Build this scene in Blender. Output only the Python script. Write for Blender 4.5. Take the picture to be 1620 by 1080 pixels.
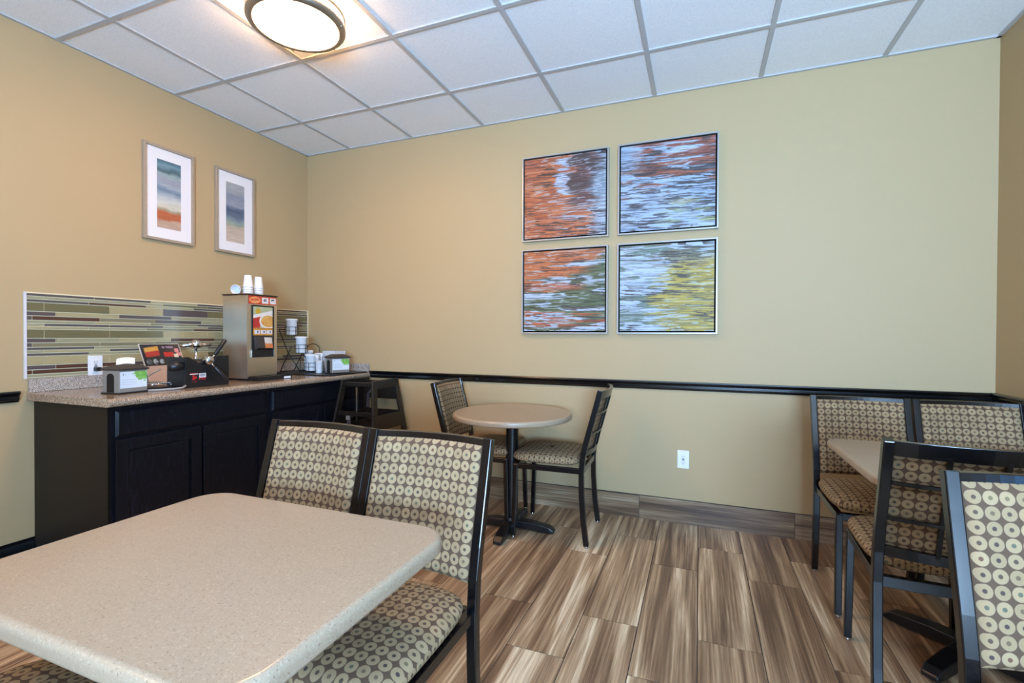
import bpy, math, random
import numpy as np
from mathutils import Vector, Matrix
SC = bpy.context.scene
COL = SC.collection
for o in list(bpy.data.objects): bpy.data.objects.remove(o)

# ---------------------------------------------------------------- camera
CX, CY, CZ = 3.1769, -3.2311, 1.1844
YAW, PIT, ROL, FPX = -0.3733, -0.0100, 0.0042, 757.314
def cam_axes():
    cy, sy = math.cos(YAW), math.sin(YAW)
    f = Vector((sy*math.cos(PIT), cy*math.cos(PIT), math.sin(PIT)))
    rt = Vector((cy, -sy, 0)); up = rt.cross(f)
    return rt*math.cos(ROL)+up*math.sin(ROL), -rt*math.sin(ROL)+up*math.cos(ROL), f
cd = bpy.data.cameras.new('camera'); cam = bpy.data.objects.new('camera', cd); COL.objects.link(cam)
r_, u_, f_ = cam_axes()
cam.matrix_world = Matrix(((r_.x, u_.x, -f_.x, CX), (r_.y, u_.y, -f_.y, CY), (r_.z, u_.z, -f_.z, CZ), (0, 0, 0, 1)))
cd.sensor_width = 36; cd.lens = FPX/1620*36; cd.clip_start = .02
SC.camera = cam

# ---------------------------------------------------------------- world, daylight, exposure
SC.view_settings.view_transform = 'Standard'
SC.view_settings.look = 'None'
SC.view_settings.gamma = 1
SC.view_settings.use_curve_mapping = False
SC.view_settings.exposure = -0.12
W = bpy.data.worlds.new('world'); SC.world = W; W.use_nodes = True
bg = W.node_tree.nodes['Background']
bg.inputs[0].default_value = (.55, .75, 1, 1); bg.inputs[1].default_value = 1.0
def area(name, loc, rot, sx, sy, power, col):
    l = bpy.data.lights.new(name, 'AREA'); l.shape = 'RECTANGLE'; l.size = sx; l.size_y = sy
    l.energy = power; l.color = col
    o = bpy.data.objects.new(name, l); o.location = loc; o.rotation_euler = rot; COL.objects.link(o); return o
# daylight standing in the two window openings (front wall behind the camera, right wall beside the camera)
DAY = (.39, .65, 1.0)
area('window_daylight', (3.95, -5.44, 1.28), (math.radians(142), 0, 0), 1.25, 1.35, 740, DAY)
area('window_daylight', (4.85, -3.55, 1.60), (math.radians(108), 0, math.radians(90)), 1.6, 1.1, 38, (.10, .40, 1.0))

# ---------------------------------------------------------------- room constants
RW, RH = 4.611, 2.7415
YF = -5.2                   # front wall behind the camera
GX, GY, TL = .4596, .5227, .6096

# ---------------------------------------------------------------- materials
def s2l(c):
    return tuple(((x/255)/12.92 if x/255 <= .04045 else (((x/255)+.055)/1.055)**2.4) for x in c)
MATS = {}
class N:
    """tiny node-tree helper"""
    def __init__(s, name):
        s.m = bpy.data.materials.new(name); s.m.use_nodes = True; s.t = s.m.node_tree
        s.b = s.t.nodes['Principled BSDF']
    def n(s, kind, **kw):
        nd = s.t.nodes.new(kind)
        for k, v in kw.items():
            if k.startswith('i_'): nd.inputs[k[2:].replace('_', ' ')].default_value = v
            else: setattr(nd, k, v)
        return nd
    def l(s, a, b): s.t.links.new(a, b)
    def math(s, op, a, b=None, c=None):
        nd = s.t.nodes.new('ShaderNodeMath'); nd.operation = op
        for i, v in enumerate((a, b, c)):
            if v is None: continue
            if isinstance(v, (int, float)): nd.inputs[i].default_value = v
            else: s.l(v, nd.inputs[i])
        return nd.outputs[0]
    def mix(s, fac, a, b):
        nd = s.t.nodes.new('ShaderNodeMix'); nd.data_type = 'RGBA'
        for i, v in ((0, fac), (6, a), (7, b)):
            if isinstance(v, (int, float)): nd.inputs[i].default_value = v
            elif isinstance(v, tuple): nd.inputs[i].default_value = (*v[:3], 1)
            else: s.l(v, nd.inputs[i])
        return nd.outputs[2]
    def ramp(s, fac, stops, interp='LINEAR'):
        nd = s.t.nodes.new('ShaderNodeValToRGB'); nd.color_ramp.interpolation = interp
        el = nd.color_ramp.elements
        while len(el) < len(stops): el.new(.5)
        for e, (p, c) in zip(el, stops): e.position = p; e.color = (*c[:3], 1)
        s.l(fac, nd.inputs[0]); return nd.outputs[0]
    def bump(s, h, strength=.2, dist=.001):
        nd = s.t.nodes.new('ShaderNodeBump'); nd.inputs['Strength'].default_value = strength
        nd.inputs['Distance'].default_value = dist; s.l(h, nd.inputs['Height']); s.l(nd.outputs[0], s.b.inputs['Normal'])
    def set(s, rough=.5, metal=0, coat=0, spec=None, coat_r=.1):
        s.b.inputs['Roughness'].default_value = rough; s.b.inputs['Metallic'].default_value = metal
        s.b.inputs['Coat Weight'].default_value = coat; s.b.inputs['Coat Roughness'].default_value = coat_r
        if spec is not None: s.b.inputs['Specular IOR Level'].default_value = spec
def plain(name, rgb, rough=.5, metal=0, coat=0, noise=.06, scale=30, bump=0, spec=None):
    k = N(name); c = s2l(rgb); k.set(rough, metal, coat, spec)
    tc = k.n('ShaderNodeTexCoord'); nz = k.n('ShaderNodeTexNoise'); nz.inputs['Scale'].default_value = scale
    nz.inputs['Detail'].default_value = 4
    k.l(tc.outputs['Object'], nz.inputs['Vector'])
    k.l(k.mix(nz.outputs[0], tuple(x*(1-noise) for x in c), tuple(min(1, x*(1+noise)) for x in c)), k.b.inputs['Base Color'])
    if bump: k.bump(nz.outputs[0], bump, .0006)
    MATS[name] = k.m; return k.m

def wall_mat():
    k = N('wall_paint'); k.set(.62)
    tc = k.n('ShaderNodeTexCoord'); a = k.n('ShaderNodeTexNoise'); a.inputs['Scale'].default_value = .9
    b = k.n('ShaderNodeTexNoise'); b.inputs['Scale'].default_value = 260; b.inputs['Detail'].default_value = 2
    k.l(tc.outputs['Object'], a.inputs['Vector']); k.l(tc.outputs['Object'], b.inputs['Vector'])
    k.l(k.mix(a.outputs[0], s2l((175, 151, 111)), s2l((179, 155, 116))), k.b.inputs['Base Color'])
    k.bump(b.outputs[0], .12, .0005); MATS['wall'] = k.m
wall_mat()
def ceil_mat():
    k = N('ceiling_panel'); k.set(.9)
    tc = k.n('ShaderNodeTexCoord'); b = k.n('ShaderNodeTexNoise'); b.inputs['Scale'].default_value = 170; b.inputs['Detail'].default_value = 3
    k.l(tc.outputs['Object'], b.inputs['Vector'])
    k.l(k.ramp(b.outputs[0], [(.3, s2l((228, 227, 227))), (.55, s2l((242, 241, 241)))]), k.b.inputs['Base Color'])
    k.bump(b.outputs[0], .5, .002); MATS['ceil'] = k.m
ceil_mat()
plain('tbar', (182, 181, 180), .45, noise=.02)
def wood_plank(name, axis, tone=1.0):
    """streaky wood-look porcelain; rnd attribute differs per tile"""
    k = N(name); k.set(.34, spec=.5)
    tc = k.n('ShaderNodeTexCoord'); at = k.n('ShaderNodeAttribute', attribute_name='rnd')
    def nz(sc_across, sc_along, detail, dist, off):
        mp = k.n('ShaderNodeMapping')
        mp.inputs['Scale'].default_value = (sc_across, sc_along, 1) if axis == 'y' else (sc_along, 1, sc_across)
        k.l(tc.outputs['Object'], mp.inputs['Vector'])
        cmb = k.n('ShaderNodeCombineXYZ')
        for i in range(3): k.l(k.math('MULTIPLY', at.outputs['Fac'], off*(1+i*.7)), cmb.inputs[i])
        ad = k.n('ShaderNodeVectorMath', operation='ADD'); k.l(mp.outputs[0], ad.inputs[0]); k.l(cmb.outputs[0], ad.inputs[1])
        t = k.n('ShaderNodeTexNoise'); t.inputs['Scale'].default_value = 1; t.inputs['Detail'].default_value = detail
        t.inputs['Distortion'].default_value = dist; k.l(ad.outputs[0], t.inputs['Vector']); return t.outputs[0]
    bands = nz(15, .7, 3, .8, 37)
    fine = nz(110, 2.2, 4, .3, 91)
    grain = nz(420, 9, 2, 0, 13)
    v = k.math('ADD', k.math('MULTIPLY', bands, .66), k.math('MULTIPLY', fine, .34))
    v = k.math('ADD', v, k.math('MULTIPLY', k.math('SUBTRACT', at.outputs['Fac'], .5), .07))
    t = tone
    col = k.ramp(v, [(.36, s2l((80*t, 59*t, 43*t))), (.44, s2l((104*t, 79*t, 58*t))), (.50, s2l((127*t, 101*t, 76*t))),
                     (.57, s2l((149*t, 124*t, 96*t))), (.66, s2l((190*t, 169*t, 140*t)))])
    g = k.ramp(grain, [(.35, (.72, .72, .72)), (.55, (1, 1, 1))])
    mx = k.t.nodes.new('ShaderNodeMix'); mx.data_type = 'RGBA'; mx.blend_type = 'MULTIPLY'; mx.inputs[0].default_value = .8
    k.l(col, mx.inputs[6]); k.l(g, mx.inputs[7]); k.l(mx.outputs[2], k.b.inputs['Base Color'])
    k.bump(grain, .25, .0006)
    MATS[name] = k.m
wood_plank('plank_floor', 'y', 1.24); wood_plank('plank_base', 'x', .98)
plain('grout', (58, 50, 46), .8)
plain('black_trim', (8, 8, 10), .2, coat=.2, spec=.5)
plain('chair_metal', (7, 7, 9), .24, coat=.15, spec=.5)
plain('pedestal', (10, 11, 15), .33, coat=.1)
plain('chrome', (205, 205, 208), .12, metal=1)
plain('steel', (206, 198, 184), .3, metal=1, noise=.1, scale=4)
plain('nickel', (170, 160, 146), .38, metal=.9)
plain('white_plastic', (225, 225, 228), .35)
plain('white_ceramic', (226, 226, 228), .18, coat=.3)
plain('paper', (232, 232, 238), .8, noise=.02)
plain('black_plastic', (22, 22, 25), .38)
plain('dark_lid', (52, 46, 45), .35)
plain('grey_metal', (150, 146, 140), .35, metal=.4)
plain('dark_slot', (6, 6, 7), .6)
plain('wire_black', (24, 20, 20), .35, metal=.3)
plain('grey_cable', (150, 146, 142), .5)
plain('highchair_wood', (25, 20, 15), .38, coat=.1, noise=.2, scale=14)
plain('strap', (40, 40, 48), .7)
plain('frame_taupe', (158, 140, 120), .45, noise=.12, scale=60)
plain('frame_silver', (166, 162, 156), .35, metal=.35, noise=.04)
plain('mat_white', (226, 222, 222), .7, noise=.01)
plain('black_inner', (4, 4, 5), .8, spec=.1)
plain('beige_board', (196, 168, 152), .5)
plain('clear_edge', (206, 196, 186), .25)
plain('grout_light', (222, 208, 172), .7)
plain('trim_white', (208, 204, 208), .5)
plain('brown_cap', (60, 36, 28), .4)
def translucent(name, rgb, alpha):
    k = N(name); k.set(.2); k.b.inputs['Base Color'].default_value = (*s2l(rgb), 1)
    k.b.inputs['Alpha'].default_value = alpha; MATS[name] = k.m
translucent('clear_plastic', (228, 232, 238), .5)
def glass_mat():
    k = N('window_glass'); k.b.inputs['Base Color'].default_value = (1, 1, 1, 1); k.set(.0)
    k.b.inputs['Alpha'].default_value = .08; MATS['glass'] = k.m
glass_mat()
TILE = {'P': (88, 76, 74), 'O': (106, 99, 68), 'B': (162, 149, 110), 'S': (150, 143, 112), 'R': (84, 54, 40), 'G': (126, 117, 88)}
for q_, c_ in TILE.items(): plain('tile_'+q_, c_, .3, coat=.15, noise=.08, scale=9)
def lamp_mat():
    k = N('lamp_glass'); k.b.inputs['Base Color'].default_value = (.9, .88, .85, 1)
    k.b.inputs['Emission Color'].default_value = (1, .57, .27, 1); k.b.inputs['Emission Strength'].default_value = 70
    MATS['lamp_glass'] = k.m
lamp_mat()
def speckle(name, base, dark, light, sc=420, rough=.3, dark_amt=.56, coat=.2):
    k = N(name); k.set(rough, coat=coat, coat_r=.15)
    tc = k.n('ShaderNodeTexCoord')
    def nz(s, d, off):
        mp = k.n('ShaderNodeMapping'); mp.inputs['Location'].default_value = (off, off*2, off*3)
        k.l(tc.outputs['Object'], mp.inputs['Vector'])
        t = k.n('ShaderNodeTexNoise'); t.inputs['Scale'].default_value = s; t.inputs['Detail'].default_value = d
        k.l(mp.outputs[0], t.inputs['Vector']); return t.outputs[0]
    a = k.ramp(nz(sc, 1, 3), [(dark_amt, (0, 0, 0)), (dark_amt+.1, (1, 1, 1))])
    b = k.ramp(nz(sc*.7, 1, 9), [(.58, (0, 0, 0)), (.66, (1, 1, 1))])
    c = nz(3, 3, 5)
    col = k.mix(c, tuple(x*.95 for x in s2l(base)), tuple(min(1, x*1.05) for x in s2l(base)))
    col = k.mix(b, col, s2l(light)); col = k.mix(a, col, s2l(dark))
    k.l(col, k.b.inputs['Base Color']); MATS[name] = k.m
speckle('table_stone', (164, 143, 119), (130, 108, 88), (174, 155, 132), 330, .3, .63)
speckle('granite', (164, 142, 120), (82, 68, 58), (198, 184, 162), 260, .2, .52, .4)
speckle('granite_grey', (176, 164, 152), (88, 80, 76), (204, 198, 190), 260, .25, .52, .3)
def cab_mat():
    k = N('cabinet_wood'); k.set(.4, spec=.3)
    tc = k.n('ShaderNodeTexCoord'); mp = k.n('ShaderNodeMapping'); mp.inputs['Scale'].default_value = (1, 5, .7)
    k.l(tc.outputs['Object'], mp.inputs['Vector'])
    t = k.n('ShaderNodeTexNoise'); t.inputs['Scale'].default_value = 2.2; t.inputs['Detail'].default_value = 2
    k.l(mp.outputs[0], t.inputs['Vector'])
    w = k.math('FRACT', k.math('MULTIPLY', t.outputs[0], 16))
    k.l(k.ramp(w, [(.0, s2l((9, 11, 18))), (.8, s2l((11, 13, 21))), (.95, s2l((24, 26, 36)))]), k.b.inputs['Base Color'])
    k.bump(w, .2, .0008); MATS['cabinet'] = k.m
cab_mat()
plain('cabinet_side', (30, 24, 18), .5, spec=.25, coat=.0, noise=.1, scale=6)
def fabric_mat():
    k = N('circle_fabric'); k.set(.85, spec=.25)
    uv = k.n('ShaderNodeUVMap'); sep = k.n('ShaderNodeSeparateXYZ'); k.l(uv.outputs[0], sep.inputs[0])
    P = .0305
    U = k.math('DIVIDE', sep.outputs[0], P); V = k.math('DIVIDE', sep.outputs[1], P)
    du = k.math('SUBTRACT', k.math('FRACT', U), .5); dv = k.math('SUBTRACT', k.math('FRACT', V), .5)
    d = k.math('SQRT', k.math('ADD', k.math('MULTIPLY', du, du), k.math('MULTIPLY', dv, dv)))
    cell = k.n('ShaderNodeCombineXYZ'); k.l(k.math('FLOOR', U), cell.inputs[0]); k.l(k.math('FLOOR', V), cell.inputs[1])
    wn = k.n('ShaderNodeTexWhiteNoise', noise_dimensions='3D'); k.l(cell.outputs[0], wn.inputs['Vector'])
    disc = k.ramp(d, [(.452, (1, 1, 1)), (.475, (0, 0, 0))])
    ring = k.ramp(d, [(.38, (0, 0, 0)), (.395, (1, 1, 1)), (.415, (1, 1, 1)), (.43, (0, 0, 0))])
    dot = k.ramp(d, [(.13, (1, 1, 1)), (.16, (0, 0, 0))])
    dotc = k.ramp(wn.outputs[0], [(0, s2l((84, 68, 56))), (.3, s2l((104, 86, 66))), (.5, s2l((72, 60, 54))), (.75, s2l((92, 92, 74))), (.85, s2l((112, 98, 70))), (.94, s2l((104, 74, 58)))], 'CONSTANT')
    discc = k.ramp(wn.outputs[0], [(0, s2l((154, 130, 97))), (.5, s2l((145, 122, 90))), (1, s2l((163, 138, 104)))])
    col = k.mix(disc, s2l((88, 68, 52)), discc)
    col = k.mix(k.math('MULTIPLY', ring, .45), col, s2l((150, 130, 104)))
    col = k.mix(dot, col, dotc)
    # weave
    tc = k.n('ShaderNodeTexCoord'); nz = k.n('ShaderNodeTexNoise'); nz.inputs['Scale'].default_value = 900
    k.l(tc.outputs['Object'], nz.inputs['Vector']); k.bump(nz.outputs[0], .3, .0004)
    k.l(col, k.b.inputs['Base Color']); MATS['fabric'] = k.m
fabric_mat()
def vcol_mat(name, rough, coat=0):
    k = N(name); k.set(rough, coat=coat); at = k.n('ShaderNodeVertexColor', layer_name='col')
    k.l(at.outputs[0], k.b.inputs['Base Color']); MATS[name] = k.m
vcol_mat('print_canvas', .55); vcol_mat('print_gloss', .25, .3)

# ---------------------------------------------------------------- mesh builder
class MB:
    def __init__(s): s.v = []; s.f = []; s.mi = []; s.sm = []
    def add(s, vs, fs, mi=0, smooth=False):
        n = len(s.v); s.v += [tuple(v) for v in vs]
        for f in fs: s.f.append(tuple(i+n for i in f)); s.mi.append(mi); s.sm.append(smooth)
        return s
    def box(s, x0, x1, y0, y1, z0, z1, mi=0):
        v = [(x, y, z) for x in (x0, x1) for y in (y0, y1) for z in (z0, z1)]
        return s.add(v, [(0, 1, 3, 2), (4, 6, 7, 5), (0, 4, 5, 1), (2, 3, 7, 6), (0, 2, 6, 4), (1, 5, 7, 3)], mi)
    def hexa(s, v8, mi=0):          # same vertex order as box
        return s.add(v8, [(0, 1, 3, 2), (4, 6, 7, 5), (0, 4, 5, 1), (2, 3, 7, 6), (0, 2, 6, 4), (1, 5, 7, 3)], mi)
    def beam(s, path, w, d, up=(1, 0, 0), mi=0, smooth=False):
        """rectangular bar swept along a path; w along 'up' axis, d across"""
        path = [Vector(p) for p in path]; up = Vector(up); rings = []
        for i, p in enumerate(path):
            t = (path[min(i+1, len(path)-1)]-path[max(i-1, 0)]).normalized()
            b = t.cross(up).normalized(); u = b.cross(t).normalized()
            rings.append([p+u*w/2+b*d/2, p-u*w/2+b*d/2, p-u*w/2-b*d/2, p+u*w/2-b*d/2])
        v = [q for r in rings for q in r]; f = []
        for i in range(len(rings)-1):
            for k in range(4): f.append((i*4+k, i*4+(k+1) % 4, i*4+4+(k+1) % 4, i*4+4+k))
        f.append((3, 2, 1, 0)); e = (len(rings)-1)*4; f.append((e, e+1, e+2, e+3))
        return s.add(v, f, mi, smooth)
    def tube(s, path, r, seg=10, mi=0, cap=True):
        path = [Vector(p) for p in path]; n = len(path); rs = r if isinstance(r, (list, tuple)) else [r]*n
        v = []; f = []; prev = None
        for i, p in enumerate(path):
            t = (path[min(i+1, n-1)]-path[max(i-1, 0)]).normalized()
            if prev is None:
                a = Vector((0, 0, 1)) if abs(t.z) < .9 else Vector((1, 0, 0)); u = t.cross(a).normalized()
            else: u = (prev-t*prev.dot(t)).normalized()
            prev = u; b = t.cross(u)
            for k in range(seg):
                an = 2*math.pi*k/seg; v.append(p+(u*math.cos(an)+b*math.sin(an))*rs[i])
        for i in range(n-1):
            for k in range(seg): f.append((i*seg+k, i*seg+(k+1) % seg, (i+1)*seg+(k+1) % seg, (i+1)*seg+k))
        if cap: f.append(tuple(range(seg))[::-1]); f.append(tuple(range((n-1)*seg, n*seg)))
        return s.add(v, f, mi, True)
    def lathe(s, prof, c=(0, 0, 0), seg=32, mi=0, axis='z'):
        """profile of (radius, height)"""
        v = []; f = []; n = len(prof)
        for r, h in prof:
            for k in range(seg):
                a = 2*math.pi*k/seg; x, y = r*math.cos(a), r*math.sin(a)
                if axis == 'z': v.append((c[0]+x, c[1]+y, c[2]+h))
                elif axis == 'x': v.append((c[0]+h, c[1]+x, c[2]+y))
                else: v.append((c[0]+x, c[1]+h, c[2]+y))
        for i in range(n-1):
            for k in range(seg): f.append((i*seg+k, i*seg+(k+1) % seg, (i+1)*seg+(k+1) % seg, (i+1)*seg+k))
        return s.add(v, f, mi, True)
    def prism(s, pts, a, b, axis='z', mi=0):
        n = len(pts)
        def m(p, h): return {'z': (p[0], p[1], h), 'x': (h, p[0], p[1]), 'y': (p[0], h, p[1])}[axis]
        v = [m(p, a) for p in pts]+[m(p, b) for p in pts]
        f = [tuple(range(n))[::-1], tuple(range(n, 2*n))]+[(i, (i+1) % n, n+(i+1) % n, n+i) for i in range(n)]
        return s.add(v, f, mi)
    def grid(s, fn, nu, nv, mi=0, smooth=True):
        v = [fn(i/nu, j/nv) for j in range(nv+1) for i in range(nu+1)]
        f = [(j*(nu+1)+i, j*(nu+1)+i+1, (j+1)*(nu+1)+i+1, (j+1)*(nu+1)+i) for j in range(nv) for i in range(nu)]
        return s.add(v, f, mi, smooth)
    def build(s, name, mats, parent=None, bevel=0, seg=2, uv=False, loc=None, angle=40):
        me = bpy.data.meshes.new(name); me.from_pydata(s.v, [], s.f)
        if isinstance(mats, str): mats = [mats]
        for m in mats: me.materials.append(MATS[m])
        me.polygons.foreach_set('material_index', s.mi); me.polygons.foreach_set('use_smooth', s.sm)
        import bmesh
        bm = bmesh.new(); bm.from_mesh(me)
        bmesh.ops.recalc_face_normals(bm, faces=bm.faces[:]); bm.to_mesh(me); bm.free()
        if uv:
            L = me.uv_layers.new(name='UVMap')
            for p in me.polygons:
                nx, ny, nz = (abs(c) for c in p.normal)
                for li in p.loop_indices:
                    c = me.vertices[me.loops[li].vertex_index].co
                    if uv == 'back': L.data[li].uv = (c.x, c.z)
                    elif nz >= .45*max(nx, ny): L.data[li].uv = (c.x, c.y)
                    elif ny >= nx: L.data[li].uv = (c.x, c.z)
                    else: L.data[li].uv = (c.y, c.z)
        me.update()
        o = bpy.data.objects.new(name, me); COL.objects.link(o)
        if parent: o.parent = parent
        if loc: o.location = loc
        if bevel:
            b = o.modifiers.new('bevel', 'BEVEL'); b.width = bevel; b.segments = seg; b.limit_method = 'ANGLE'; b.angle_limit = math.radians(angle)
        return o
def empty(name, loc, rz, label, cat, group=None):
    o = bpy.data.objects.new(name, None); o.empty_display_size = .1; COL.objects.link(o)
    o.location = loc; o.rotation_euler = (0, 0, rz); return tag(o, label, cat, group)
def tag(o, label=None, cat=None, group=None, kind=None):
    if label: o['label'] = label
    if cat: o['category'] = cat
    if group: o['group'] = group
    if kind: o['kind'] = kind
    return o
def structure(o): o['kind'] = 'structure'; return o
def copy_tree(o, parent=None):
    c = o.copy(); COL.objects.link(c)
    if parent: c.parent = parent
    for ch in list(o.children): copy_tree(ch, c)
    return c
def picture(name, mat, org, u, v, w, h, nx, ny, fn, parent=None, thick=.0006):
    """flat printed sheet with a fine colour grid; fn(s,t arrays 0..1) -> rgb 0..255; t=0 at the bottom"""
    org, u, v = Vector(org), Vector(u), Vector(v)
    S, T = np.meshgrid((np.arange(nx)+.5)/nx, (np.arange(ny)+.5)/ny)
    C = np.clip(fn(S, T), 0, 255)/255; C = np.where(C <= .04045, C/12.92, ((C+.055)/1.055)**2.4)
    vs = [org+u*(w*i/nx)+v*(h*j/ny) for j in range(ny+1) for i in range(nx+1)]
    fs = [(j*(nx+1)+i, j*(nx+1)+i+1, (j+1)*(nx+1)+i+1, (j+1)*(nx+1)+i) for j in range(ny) for i in range(nx)]
    me = bpy.data.meshes.new(name); me.from_pydata(vs, [], fs); me.materials.append(MATS[mat])
    ca = me.color_attributes.new('col', 'FLOAT_COLOR', 'CORNER')
    arr = np.ones((len(fs), 4, 4), np.float32); arr[:, :, :3] = C.reshape(-1, 3)[:, None, :]
    ca.data.foreach_set('color', arr.ravel()); me.update()
    o = bpy.data.objects.new(name, me); COL.objects.link(o)
    if parent: o.parent = parent
    return o
def noise2(S, T, sx, sy, seed, octaves=3):
    rs = np.random.RandomState(seed); out = np.zeros_like(S); amp = 1; tot = 0
    for k in range(octaves):
        g = rs.rand(int(sy)+3, int(sx)+3)
        x = S*sx; y = T*sy; xi = np.floor(x).astype(int); yi = np.floor(y).astype(int)
        xi = np.clip(xi, 0, int(sx)+1); yi = np.clip(yi, 0, int(sy)+1)
        fx = x-xi; fy = y-yi; fx = fx*fx*(3-2*fx); fy = fy*fy*(3-2*fy)
        v = (g[yi, xi]*(1-fx)+g[yi, xi+1]*fx)*(1-fy)+(g[yi+1, xi]*(1-fx)+g[yi+1, xi+1]*fx)*fy
        out += v*amp; tot += amp; amp *= .55; sx *= 2; sy *= 2
    return out/tot
def lerp(a, b, t): return np.array(a, float)*(1-t[..., None])+np.array(b, float)*t[..., None]
def ss(a, b, x): t = np.clip((x-a)/(b-a), 0, 1); return t*t*(3-2*t)

# ================================================================ THE ROOM
rng = random.Random(4)
def planks():
    m = MB(); m.box(-.15, RW+.15, YF-.15, .15, -.06, -.0022, 1)
    rnd = [0]*6
    x0, pw, pl = 2.265, .2282, .891
    for c in range(-11, 12):
        xa = x0+c*pw; xb = xa+pw
        if xb < 0 or xa > RW: continue
        off = -.337 if c % 2 == 0 else -.637
        for k in range(-1, 7):
            ya, yb = off-(k+1)*pl, off-k*pl
            X0, X1, Y0, Y1 = max(xa, 0)+.0018, min(xb, RW)-.0018, max(ya, YF)+.0018, min(yb, 0)-.0018
            if X1 <= X0+.01 or Y1 <= Y0+.01: continue
            m.box(X0, X1, Y0, Y1, -.006, 0, 0); rnd += [rng.random()]*6
    o = m.build('floor', ['plank_floor', 'grout']); a = o.data.attributes.new('rnd', 'FLOAT', 'FACE')
    a.data.foreach_set('value', rnd); return structure(o)
planks()
# walls with real thickness; front wall and right wall carry window openings out of frame
T_ = .14
structure(MB().box(-T_, 0, YF-T_, T_, 0, RH+.1).build('wall_left', 'wall'))
structure(MB().box(0, RW, 0, T_, 0, RH+.1).build('wall_back', 'wall'))
m = MB(); wy0, wy1, wz0, wz1 = -4.35, -2.75, .6, 2.3
m.box(RW, RW+T_, YF-T_, wy0, 0, RH+.1).box(RW, RW+T_, wy1, T_, 0, RH+.1).box(RW, RW+T_, wy0, wy1, 0, wz0).box(RW, RW+T_, wy0, wy1, wz1, RH+.1)
structure(m.build('wall_right', 'wall'))
m = MB(); wx0, wx1 = 3.1, 4.58
m.box(0, wx0, YF-T_, YF, 0, RH+.1).box(wx1, RW, YF-T_, YF, 0, RH+.1).box(wx0, wx1, YF-T_, YF, 0, wz0).box(wx0, wx1, YF-T_, YF, wz1, RH+.1)
structure(m.build('wall_front', 'wall'))
def window_frame(name, a0, a1, axis, pos):
    m = MB()
    def b(p0, p1, z0, z1):
        if axis == 'x': m.box(p0, p1, pos-.03, pos+.03, z0, z1)
        else: m.box(pos-.03, pos+.03, p0, p1, z0, z1)
    b(a0, a1, wz0, wz0+.05); b(a0, a1, wz1-.05, wz1); b(a0, a0+.05, wz0, wz1); b(a1-.05, a1, wz0, wz1)
    n = 2
    for i in range(1, n+1):
        c = a0+(a1-a0)*i/(n+1); b(c-.025, c+.025, wz0, wz1)
    fr = structure(m.build(name, 'trim_white'))
    return fr
window_frame('window_1', wx0, wx1, 'x', YF-.07)
window_frame('window_2', wy0, wy1, 'y', RW+.07)

# ceiling: panels plus the T-bar grid
m = MB(); m.box(-T_, RW+T_, YF-T_, T_, RH+.004, RH+.1, 0)
bw = .012
for i in range(9):
    x = GX+i*TL
    if x < RW: m.box(x-bw, x+bw, YF, 0, RH-.003, RH+.005, 1)
j = 0
while GY+j*TL < -YF:
    y = -(GY+j*TL); m.box(0, RW, y-bw, y+bw, RH-.0032, RH+.005, 1); j += 1
m.box(0, RW, -.018, 0, RH-.004, RH+.005, 1).box(0, .018, YF, 0, RH-.004, RH+.005, 1).box(RW-.018, RW, YF, 0, RH-.004, RH+.005, 1).box(0, RW, YF, YF+.018, RH-.004, RH+.005, 1)
structure(m.build('ceiling', ['ceil', 'tbar']))

# skirting of the same wood-look tile along back and right wall, black one on the left
def base_tiles(name, segs, axis):
    m = MB(); rnd = []
    for a, b in segs:
        if axis == 'x': m.box(a+.0015, b-.0015, -.012, 0, 0, .148, 0)
        else: m.box(RW-.012, RW, a+.0015, b-.0015, 0, .148, 0)
        rnd += [rng.random()]*6
    if axis == 'x': m.box(segs[0][0], segs[-1][1], -.0095, 0, 0, .151, 1)
    else: m.box(RW-.0095, RW, segs[0][0], segs[-1][1], 0, .151, 1)
    rnd += [0]*6
    o = m.build(name, ['plank_base', 'grout']); a = o.data.attributes.new('rnd', 'FLOAT', 'FACE'); a.data.foreach_set('value', rnd)
    return structure(o)
base_tiles('baseboard_back', [(.66, 1.034), (1.034, 1.925), (1.925, 2.816), (2.816, 3.707), (3.707, 4.598)], 'x')
base_tiles('baseboard_right', [(YF, -4.3), (-4.3, -3.4), (-3.4, -2.5), (-2.5, -1.62), (-1.62, -.73), (-.73, -.012)], 'y')
bprof = [(0, 0), (.016, 0), (.016, .10), (.012, .118), (.006, .135), (.006, .15), (0, .15)]
structure(MB().prism([(a, b) for a, b in bprof], YF, -1.832, 'y').build('baseboard_left', 'black_trim', bevel=.001))
# chair rail, moulded profile (depth, height)
rprof = [(0, .848), (.012, .848), (.014, .856), (.020, .862), (.020, .878), (.024, .884), (.030, .888), (.032, .896), (.030, .903), (0, .903)]
def rail(name, kind, a, b):
    m = MB()
    if kind == 'left': m.prism([(d, z) for d, z in rprof], a, b, 'y')
    elif kind == 'right': m.prism([(RW-d, z) for d, z in rprof], a, b, 'y')
    else: m.prism([(-d, z) for d, z in rprof], a, b, 'x')
    return structure(m.build(name, 'black_trim', bevel=.0012))
rail('trim_1', 'left', YF, -1.905); rail('trim_2', 'back', .6745, RW); rail('trim_3', 'right', -2.3, 0)

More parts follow.
